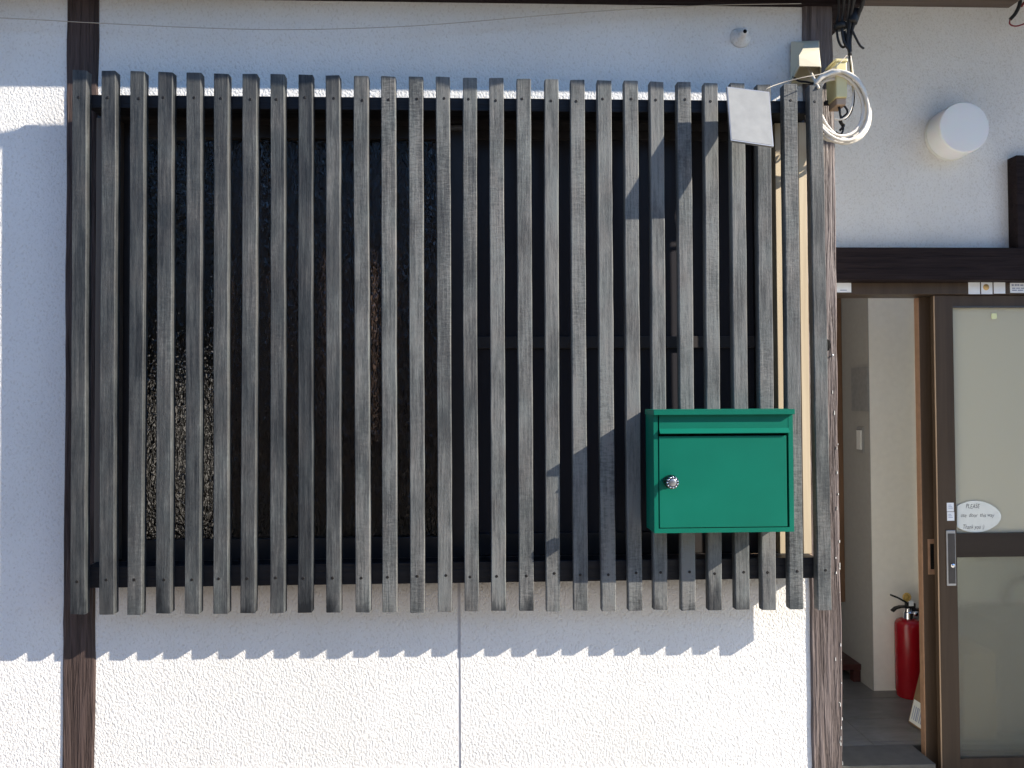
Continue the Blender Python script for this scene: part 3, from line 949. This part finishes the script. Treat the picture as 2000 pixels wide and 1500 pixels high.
# lumpy overhead service cable in front of the eave, just above the view
ov = []
for k in range(150):
    X = -2.6 + 6.2 * k / 149
    ov.append(Vector((X, -0.34 + 0.006 * math.sin(k * 0.55), 0)))
zov = at(600, 146, YS).z - LZ * (0.34 - 0.087)
rads = []
for k, p in enumerate(ov):
    p.z = zov + 0.006 * math.sin(k * 0.8) + 0.010 - 0.012 * (p.x - 0.2) * 0.35
    rads.append(0.013 + 0.0035 * math.sin(k * 1.15))
tag(MB().tube(ov, rads, 8).build('service_cable', M['black']), 'twisted black service cable strung under the eave above the slats', 'cable')

# ------------------------------------------------------------------ porch lamp
YLm = REC
lc = at(1884, 248, REC - 0.092)
LM = Matrix.Translation(Vector((lc.x, REC, lc.z))) @ Matrix.Rotation(R(90), 4, 'X')
lamp = thing('wall_lamp', 'round milky white drum lamp on the stucco wall above the entrance door', 'lamp', (lc.x, REC, lc.z))
rl = (at(1934, 248, REC - 0.09).x - at(1834, 248, REC - 0.09).x) / 2
MB().lathe([(rl * 1.0, 0.0), (rl * 1.0, 0.012), (rl * 0.985, 0.0125)], 56, LM).build('base_ring', M['lampbase'], lamp, autosmooth=40)
MB().lathe([(rl * 0.985, 0.0126), (rl * 0.985, 0.083), (rl * 0.982, 0.087), (rl * 0.970, 0.0905), (rl * 0.950, 0.0920), (rl * 0.93, 0.0922), (rl * 0.5, 0.0926), (0.0, 0.0928)], 72, LM).build('diffuser', M['lamp'], lamp, autosmooth=34)

# red and black cable at the upper right corner
rc = thing('looped_cable', 'black and dark red cable loop hanging at the upper right edge', 'cable', at(1990, 50, REC - 0.05))
MB().tube(bez([at(1993, -25, REC - 0.09), at(1992, 5, REC - 0.08), at(1984, 25, REC - 0.07), at(1973, 38, REC - 0.06)]), 0.0068, 8).build('cable', M['black'], rc)
MB().tube(bez([at(1973, 36, REC - 0.06), at(1972, 46, REC - 0.06), at(1979, 50.5, REC - 0.055), at(1990, 50, REC - 0.055), at(2012, 42, REC - 0.055)]), 0.0026, 8).build('cable', M['redcable'], rc)
MB().tube(bez([at(1995, 12, REC - 0.075), at(2002, 4, REC - 0.07), at(2020, -4, REC - 0.07)]), 0.0045, 8).build('cable', M['redcable'], rc)

# ------------------------------------------------------------------ entrance door
dr = bpy.data.objects.new('door_frame', None)
scene.collection.objects.link(dr)
dr.parent = house
YD = REC + 0.0                                 # face of the door frame
ZB0 = -0.085                                  # bottom of the door leaves
zH1, zH0 = at(1800, 549, YD).z, at(1800, 575, YD).z
MB().box(PR1 - 0.010, XD - 0.002, YD - 0.004, YD + 0.11, zH0, ZL0 - 0.001, 0.0015).build('head_frame', M['door_alu'], dr)
MB().box(XD - 0.045, XD - 0.002, YD, YD + 0.11, ZG + 0.001, zH0 - 0.001, 0.0015).build('side_frame', M['door_alu'], dr)
MB().box(PR1 - 0.010, PR1 + 0.035, YD, YD + 0.11, ZG + 0.001, zH0 - 0.001, 0.0015).build('side_frame', M['door_alu'], dr)
tr_ = MB().box(PR1 - 0.01, XD - 0.002, YD - 0.01, YD + 0.108, ZG + 0.0005, ZB0 - 0.012)
for yy in (0.018, 0.068):
    tr_.box(PR1 + 0.036, XD - 0.046, YD + yy, YD + yy + 0.006, ZB0 - 0.012, ZB0 + 0.006)
tr_.build('threshold', M['door_alu'], dr)

def leaf(name, xa_, y, wid, label, outer):
    d = bpy.data.objects.new('sliding_door', None)
    scene.collection.objects.link(d)
    d.parent = house
    d['label'] = label
    st = at(1868, 1000, YD + 0.008).x - at(1833, 1000, YD + 0.008).x
    zb, zt_ = ZB0 + 0.008, zH0 - 0.002
    zm1, zm0 = at(1950, 1042, YD).z, at(1950, 1089, YD).z
    zg = at(1950, 600, YD).z
    zbot = zb + 0.10
    T = 0.032
    MB().box(xa_, xa_ + st, y, y + T, zb, zt_, 0.002).build('stile', M['door_alu'], d)
    MB().box(xa_ + wid - st, xa_ + wid, y, y + T, zb, zt_, 0.002).build('stile', M['door_alu'], d)
    MB().box(xa_ + st, xa_ + wid - st, y + 0.003, y + T - 0.003, zg, zt_, 0.0015).build('cross_rail', M['door_alu'], d)
    MB().box(xa_ + st, xa_ + wid - st, y + 0.003, y + T - 0.003, zm0, zm1, 0.0015).build('cross_rail', M['door_dark'], d)
    MB().box(xa_ + st, xa_ + wid - st, y + 0.003, y + T - 0.003, zb, zbot, 0.0015).build('cross_rail', M['door_alu'], d)
    MB().box(xa_ + st - 0.004, xa_ + wid - st + 0.004, y + 0.014, y + 0.018, zm1 - 0.004, zg + 0.004).build('pane', M['frosted'] if outer else M['frosted3'], d)
    MB().box(xa_ + st - 0.004, xa_ + wid - st + 0.004, y + 0.014, y + 0.018, zbot - 0.004, zm0 + 0.004).build('pane', M['frosted2'] if outer else M['frosted3'], d)
    # bead round the upper pane
    MB().box(xa_ + st, xa_ + wid - st, y + 0.0005, y + 0.0035, zg - 0.0005, zg + 0.006).build('bead', M['sash'], d)
    return d, st
Xo = at(1833, 1000, YD + 0.008).x
d1, st1 = leaf('outer', Xo, YD + 0.008, XD - 0.046 - Xo, 'near sliding door leaf with lock plate and frosted glass', True)
Xi = at(1802, 1000, YD + 0.058).x
d2, st2 = leaf('inner', Xi, YD + 0.058, XD - 0.046 - Xi, 'far sliding door leaf pushed back behind the near one', False)
Yo = YD + 0.008
MB().pbox(1849, 1036, 1867, 1144, Yo - 0.004, 0.004, 0.001).build('lock_plate', M['steel'], d1)
MB().pbox(1852.5, 1042, 1866, 1140, Yo - 0.0055, 0.0014, 0.0005).build('lock_cover', M['sash'], d1)
MB().lathe([(0.0085, 0), (0.0085, 0.004), (0.007, 0.006), (0.0, 0.006)], 20, Matrix.Translation(at(1860.5, 1104.5, Yo - 0.0055)) @ Matrix.Rotation(R(90), 4, 'X')).build('keyhole', M['chrome'], d1)
Yi = YD + 0.058
fpz = MB()
fpz.pbox(1814, 1053, 1829, 1062, Yi - 0.0022, 0.002)
fpz.pbox(1814, 1112, 1829, 1122, Yi - 0.0022, 0.002)
fpz.pbox(1813, 1053, 1817, 1122, Yi - 0.004, 0.003)
fpz.pbox(1825, 1062, 1828, 1112, Yi - 0.0022, 0.002)
fpz.build('finger_pull', M['copper'], d2)
MB().pbox(1817, 1062, 1825, 1112, Yi - 0.0012, 0.001).build('pull_recess', M['hole'], d2)
# worn copper coloured edge strip on the inner leaf and a pale seal on the outer leaf
zb_, zt2 = ZB0 + 0.01, zH0 - 0.004
MB().box(Xi - 0.0035, Xi - 0.0003, Yi + 0.002, Yi + 0.030, zb_, zt2, 0.0008).build('edge_strip', M['copper'], d2)
MB().box(Xo - 0.003, Xo - 0.0003, Yo + 0.002, Yo + 0.006, zb_, zt2).build('seal_strip', M['tanwood2'], d1)

# stickers on the door head and glass
def sticker(name, x0, y0, x1, y1, Y, mat, label, cat='sticker', c=0.0):
    b = MB().pbox(x0, y0, x1, y1, Y - 0.0012, 0.001)
    return tag(b.build(name, mat), label, cat)
Yh = YD - 0.0042
sl_ = thing('door_label', 'white rounded label at the left end of the brown door head', 'label', at(1645, 571, Yh))
MB().pbox(1630, 552.5, 1662.5, 571, Yh - 0.0012, 0.001).build('card', M['paper'], sl_)
MB().pbox(1641, 566, 1654, 567.6, Yh - 0.0016, 0.0004).build('print_line', M['blueink'], sl_)
sticker('square_sticker', 1891.5, 550.5, 1914, 574.5, Yh, M['paper'], 'blank pale square sticker, left one of three on the door head')
so = thing('square_sticker', 'pale square sticker with an orange spot on the door head', 'sticker', at(1927, 574, Yh))
MB().pbox(1916.5, 550, 1938.5, 574.5, Yh - 0.0012, 0.001).build('card', M['paper'], so)
oc = at(1926, 561, Yh - 0.0012)
MB().lathe([(0.0118, 0), (0.0118, 0.0003), (0, 0.0004)], 12, Matrix.Translation(oc) @ Matrix.Rotation(R(90), 4, 'X')).build('orange_spot', M['orange'], so)
sticker('square_sticker', 1941, 549.5, 1963.5, 573.5, Yh, M['paper'], 'blank pale square sticker next to the printed label')
pl_ = thing('printed_label', 'white printed label at the right end of the brown door head', 'label', at(1990, 572, Yh))
MB().pbox(1973, 552.5, 2040, 572, Yh - 0.0012, 0.001).build('card', M['paper'], pl_)
pr_ = MB()
for (a, b, c_, d_) in ((1976, 555, 1980, 558.5), (1982, 555, 1986, 558.5), (1987, 555, 1991, 558.5), (1993, 555.5, 1999, 558.5), (2001, 555, 2010, 558.5),
                       (1977, 562, 1983, 564), (1985, 562, 1992, 564), (1994, 562, 2004, 564), (1977, 566, 1986, 568), (1988, 566, 1998, 568), (2000, 566, 2012, 568)):
    pr_.pbox(a, b, c_, d_, Yh - 0.0016, 0.0004)
pr_.build('print_line', M['blueink'], pl_)
sticker('small_sticker', 1936.5, 612, 1947, 623, YD + 0.020, M['yellowpaper'], 'tiny pale yellow square sticker on the upper frosted pane')
st_ = thing('stile_sticker', 'white two part sticker on the door stile above the lock plate', 'sticker', at(1856, 1017, Yo))
MB().pbox(1849.5, 982, 1863, 999, Yo - 0.0012, 0.001).build('card', M['paper'], st_)
MB().pbox(1850, 1000, 1864, 1017, Yo - 0.0012, 0.001).build('card', M['paper'], st_)
pm = MB()
for k, yy in enumerate((986, 989, 992, 1004, 1007, 1010)):
    pm.pbox(1852.5, yy, 1858 + (k % 3) * 1.5, yy + 1, Yo - 0.0015, 0.0003)
pm.build('print_line', M['blueink'], st_)

# hand written oval sign on the door glass
Yg = YD + 0.021
sg = thing('door_sign', 'oval white card sign with handwritten request stuck on the frosted pane', 'sign', at(1912, 1040, Yg))
ov_ = []
for k in range(40):
    a = 2 * math.pi * k / 40
    cx, cy = 1905, 1009
    ex, ey = 50.5 * math.cos(a), 31.0 * math.sin(a)
    ex = math.copysign(abs(ex), ex)
    pinch = 1.0 - 0.14 * (math.cos(a) ** 2)
    ov_.append(at(max(cx + ex, 1869.5), cy + ey * pinch, Yg - 0.003))
MB().prism(ov_, (0, 0.0022, 0)).build('card', M['paper2'], sg)
def text(body, x, y, h, Y, mat, parent, shear=0.15, name='lettering', wid=1.0):
    cu = bpy.data.curves.new('t', 'FONT')
    cu.body = body
    cu.size = 1.0
    cu.shear = shear
    cu.offset = -0.006
    o = bpy.data.objects.new('t', cu)
    scene.collection.objects.link(o)
    dg = bpy.context.evaluated_depsgraph_get()
    dg.update()
    me = bpy.data.meshes.new_from_object(o.evaluated_get(dg))
    bpy.data.objects.remove(o)
    p = at(x, y, Y)
    s = h
    rng = random.Random(len(body))
    for v in me.vertices:
        a, b = v.co.x, v.co.y
        b += 0.05 * math.sin(a * 3.1 + rng.random() * 0.2)
        v.co = Vector((p.x + a * s * wid, p.y, p.z + b * s))
    me.materials.clear()
    me.materials.append(mat)
    t = bpy.data.objects.new(name, me)
    scene.collection.objects.link(t)
    t.parent = parent
    t.matrix_parent_inverse = Matrix.Translation(-world_loc(parent))
    return t
text('PLEASE', 1886, 993, 0.0235, Yg - 0.0034, M['ink'], sg, 0.2, wid=0.72)
text('use  door  this way', 1876, 1010, 0.0205, Yg - 0.0034, M['ink'], sg, 0.25, wid=0.80)
text('Thank you :)', 1880, 1033, 0.0225, Yg - 0.0034, M['ink'], sg, 0.25, wid=0.72)

# ------------------------------------------------------------------ entrance interior
XS = 1.757                                     # side wall face
YC = 3.446 - 1.89                              # its near corner
MB().box(XS, 3.3, YC, YC + 0.25, ZF, 2.62).build('interior_wall', M['inner'], house)  # carried up into the sun above the view to bounce light down
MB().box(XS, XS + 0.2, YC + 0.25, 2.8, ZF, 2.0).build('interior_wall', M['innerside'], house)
MB().box(XS - 0.004, XS - 0.0005, YC + 0.0005, YC + 0.60, ZF, 2.62).build('side_shade_skin', M['innerside'], house)  # thin skin holding the painted shade of the side wall
MB().box(at(1789, 900, YC).x, 3.3, YC - 0.012, YC - 0.001, ZF, 2.62, 0.001).build('interior_wall', M['inner'], house)
MB().box(0.40, 0.50, REC + 0.10, 2.95, ZF, 2.7).build('interior_wall', M['inner'], house)
MB().box(0.50, XS, 2.80, 2.95, ZF, 2.7).build('interior_wall', M['inner'], house)
MB().box(3.20, 3.3, REC + 0.12, YC - 0.02, ZF, 2.7).build('interior_wall', M['inner'], house)
MB().box(0.40, 1.30, REC + 0.121, 2.95, 2.70, 2.75).build('ceiling', M['ceil'], house)  # stops short: unseen open top added to let sky light in

# brown hanging cabinet against the side wall
YK = 3.70 - 1.89
kz = at(1650, 1174, YK).z
cab = thing('shoe_cabinet', 'brown wooden wall cabinet in the entrance with a dark gap beneath', 'cabinet', (1.4, YK, kz))
xr_ = XS - 0.006
MB().box(0.95, xr_ - 0.10, YK + 0.02, YK + 0.55, kz, 2.4).build('carcass', M['cabinet'], cab)
MB().box(xr_ - 0.035, xr_, YK, YK + 0.55, kz - 0.004, 2.4, 0.002).build('side_board', M['cabinet'], cab)
MB().box(xr_ - 0.062, xr_ - 0.037, YK + 0.006, YK + 0.3, kz + 0.008, 2.4, 0.002).build('door_edge', M['cabinet'], cab)
MB().box(xr_ - 0.098, xr_ - 0.074, YK + 0.012, YK + 0.3, kz + 0.01, 2.4, 0.002).build('door_edge', M['cabinet'], cab)
MB().box(xr_ - 0.60, xr_ - 0.110, YK + 0.006, YK + 0.019, kz + 0.008, 2.4, 0.002).build('cabinet_door', M['cabinet'], cab)

# dark red wooden step
YT = 3.55 - 1.89
sx1 = min(at(1691, 1300, YT).x, XS - 0.006)
sz1 = at(1691, 1297, YT).z
stp = thing('wooden_step', 'low dark red wooden step at the end of the entrance floor', 'step', (1.5, YT, ZF))
MB().box(0.95, sx1, YT, YT + 0.42, sz1 - 0.028, sz1, 0.004).build('tread', M['redwood'], stp)
MB().box(sx1 - 0.036, sx1 - 0.002, YT + 0.004, YT + 0.04, ZF + 0.001, sz1 - 0.029, 0.003).build('leg', M['redwood'], stp)
MB().box(0.97, 1.005, YT + 0.004, YT + 0.04, ZF + 0.001, sz1 - 0.029, 0.003).build('leg', M['redwood'], stp)
MB().box(0.97, sx1 - 0.002, YT + 0.30, YT + 0.32, ZF + 0.001, sz1 - 0.029).build('back_board', M['redwood'], stp)

# plates on the side wall
def side_plate(x0, y0, x1, y1, t):
    a, b = atx(x0, (y0 + y1) / 2, XS), atx(x1, (y0 + y1) / 2, XS)
    return (min(a.y, b.y), max(a.y, b.y), atx((x0 + x1) / 2, y1, XS).z, atx((x0 + x1) / 2, y0, XS).z)
ya, yb2, za_, zb2 = side_plate(1667, 717, 1699, 803, 0)
ip = thing('wall_panel', 'flat grey framed access panel on the shaded entrance side wall', 'panel', (XS, ya, za_))
MB().box(XS - 0.010, XS - 0.0045, ya, yb2, za_, zb2, 0.001).build('cover', M['plate'], ip)
rim = MB()
rim.box(XS - 0.011, XS - 0.0102, ya, yb2, zb2 - 0.02, zb2)
rim.box(XS - 0.011, XS - 0.0102, ya, yb2, za_, za_ + 0.02)
rim.box(XS - 0.011, XS - 0.0102, ya, ya + 0.012, za_ + 0.02, zb2 - 0.02)
rim.box(XS - 0.011, XS - 0.0102, yb2 - 0.012, yb2, za_ + 0.02, zb2 - 0.02)
rim.build('rim', M['plate'], ip)
ya, yb2, za_, zb2 = side_plate(1678, 834, 1690, 884, 0)
sw = thing('light_switch', 'narrow grey light switch plate below the framed wall panel', 'light switch', (XS, ya, za_))
MB().box(XS - 0.011, XS - 0.0045, ya, yb2, za_, zb2, 0.0015).build('plate', M['plate'], sw)
MB().box(XS - 0.019, XS - 0.0112, ya + 0.008, yb2 - 0.012, za_ + 0.015, zb2 - 0.015, 0.001).build('rocker', M['lampbase'], sw)

# ------------------------------------------------------------------ fire extinguisher
YE = 3.38 - 1.89
ec = at(1775.5, 1300, YE)
ex = thing('fire_extinguisher', 'red fire extinguisher with black levers standing on the entrance floor', 'fire extinguisher', (ec.x, YE, ZF))
EM = Matrix.Translation(Vector((ec.x, YE, ZF + 0.001)))
re = 0.0575
ztop = at(1775, 1209, YE).z - ZF
MB().lathe([(re * 0.90, 0.0), (re * 0.94, 0.004), (re * 0.94, 0.018), (re, 0.026), (re, ztop - 0.035), (re * 0.97, ztop - 0.020), (re * 0.85, ztop - 0.007), (re * 0.6, ztop), (re * 0.3, ztop + 0.003), (0, ztop + 0.003)], 40, EM).build('cylinder', M['red'], ex, autosmooth=50)
MB().lathe([(0.022, ztop), (0.022, ztop + 0.030), (0.018, ztop + 0.033), (0.014, ztop + 0.05), (0, ztop + 0.05)], 24, EM).build('neck_collar', M['chrome'], ex, autosmooth=35)
zz = lambda y: at(1775, y, YE).z
XX = lambda x: at(x, 1180, YE).x
def strap(pts, wy, th, name, mat):
    b = MB()
    P = [Vector((XX(x), YE, zz(y))) for x, y in pts]
    vs, fs = [], []
    for i, p in enumerate(P):
        t = (P[min(i + 1, len(P) - 1)] - P[max(i - 1, 0)]).normalized()
        nn = Vector((-t.z, 0, t.x))
        for s1, s2 in ((-1, -1), (1, -1), (1, 1), (-1, 1)):
            vs.append(p + Vector((0, s1 * wy / 2, 0)) + nn * (s2 * th / 2))
    for i in range(len(P) - 1):
        for k in range(4):
            l = (k + 1) % 4
            fs.append((i * 4 + k, i * 4 + l, i * 4 + 4 + l, i * 4 + 4 + k))
    fs += [(0, 1, 2, 3), tuple(len(vs) - 4 + k for k in range(4))]
    return b.add(vs, fs).build(name, mat, ex)
strap([(1741, 1162), (1752, 1166), (1764, 1173), (1775, 1180), (1785, 1186)], 0.022, 0.007, 'lever', M['black'])
strap([(1742, 1193), (1749, 1187), (1758, 1184.5), (1770, 1184.5), (1784, 1187)], 0.022, 0.007, 'lever', M['black'])
MB().box(XX(1769), XX(1786), YE - 0.012, YE + 0.012, zz(1191), zz(1177), 0.003).build('valve_block', M['black'], ex)
MB().lathe([(0.011, 0), (0.011, 0.022), (0.008, 0.026), (0, 0.026)], 16, Matrix.Translation(Vector((XX(1781), YE - 0.012, zz(1195)))) @ Matrix.Rotation(R(90), 4, 'X')).build('pressure_gauge', M['chrome'], ex)
hs = [Vector((XX(1786), YE, zz(1191))), Vector((XX(1795), YE - 0.005, zz(1191))), Vector((XX(1806), YE - 0.01, zz(1199))), Vector((XX(1814), YE - 0.02, zz(1225))), Vector((XX(1811), YE - 0.03, zz(1290))), Vector((XX(1808), YE - 0.035, zz(1340)))]
MB().tube(bez(hs), 0.0075, 10).build('hose', M['black'], ex)
TM = Matrix.Translation(Vector((XX(1770.5), YE - 0.004, zz(1166)))) @ Matrix.Rotation(R(90), 4, 'X')
tgm = MB()
ring = [TM @ Vector((0.0155 * math.cos(2 * math.pi * k / 20), 0.0165 * math.sin(2 * math.pi * k / 20), 0)) for k in range(20)]
tgm.tube(ring, 0.004, 8, close=True)
tgm.lathe([(0.0125, -0.002), (0.0125, 0.002), (0, 0.002)], 18, TM)
tgm.build('safety_pin_ring', M['tagyellow'], ex)
MB().box(XX(1772), XX(1781), YE - 0.0145, YE - 0.0125, zz(1182), zz(1172)).build('paper_tag', M['paper'], ex)

# flat cardboard carton leaning behind the door leaf
A = at(1775, 1406, 1.30)
cz = ZF + 0.006
pb0 = atz(1774, 1410, cz)                     # lower left corner on the floor
pb1 = atz(1812, 1436, cz)
ptop = at(1806, 1272, pb0.y + 0.10)
dirb = (pb1 - pb0)
dirb.z = 0
dirb.normalize()
edge_ = (ptop - pb0)
ct = thing('cardboard_carton', 'flat brown cardboard carton leaning between extinguisher and door leaf', 'carton', pb0)
Wc = min(0.34, (pb0.y - (YD + 0.11)) / max(1e-4, -dirb.y)) if dirb.y < 0 else 0.2
P0, P1 = pb0, pb0 + dirb * Wc
nn = dirb.cross(edge_).normalized()
if nn.y > 0:
    nn = -nn
MB().prism([P0, P1, P1 + edge_ * 1.1, P0 + edge_ * 1.1], -nn * 0.03).build('carton_body', M['card'], ct)
e1 = edge_ * 0.30
q0 = P0 + dirb * 0.004 + edge_ * 0.02 + nn * 0.0006
q1 = q0 + dirb * 0.14
MB().prism([q0, q1, q1 + e1, q0 + e1], -nn * 0.0004).build('address_label', M['paper2'], ct)
pmk = MB()
for k in range(6):
    a0 = q0 + dirb * (0.010 + 0.011 * k) + e1 * 0.15 + nn * 0.0003
    a1 = a0 + dirb * (0.004 + 0.002 * (k % 3))
    pmk.prism([a0, a1, a1 + e1 * 0.6, a0 + e1 * 0.6], -nn * 0.0002)
pmk.build('print_mark', M['blueink'], ct)

# blurred things behind the lower frosted pane
# dark things indoors
dk = thing('storage_bag', 'dark navy bag seen blurred behind the lower frosted pane', 'bag', (2.22, 1.28, ZF))
bgm = MB().box(1.99, 2.50, 1.05, 1.34, ZF + 0.002, ZF + 0.46, 0.05)
bgm.build('bag_body', M['dkbag'], dk)
MB().tube(bez([(2.18, 1.28, ZF + 0.45), (2.20, 1.28, ZF + 0.54), (2.28, 1.28, ZF + 0.57), (2.36, 1.28, ZF + 0.54), (2.38, 1.28, ZF + 0.45)]), 0.012, 8).build('bag_handle', M['dkbag'], dk)
b2 = thing('brown_box', 'low brown box seen blurred behind the frosted pane at lower right', 'box', (1.90, 1.2, ZF))
MB().box(1.85, 1.98, 1.05, 1.26, ZF + 0.002, ZF + 0.33, 0.003).build('box_body', M['card'], b2)
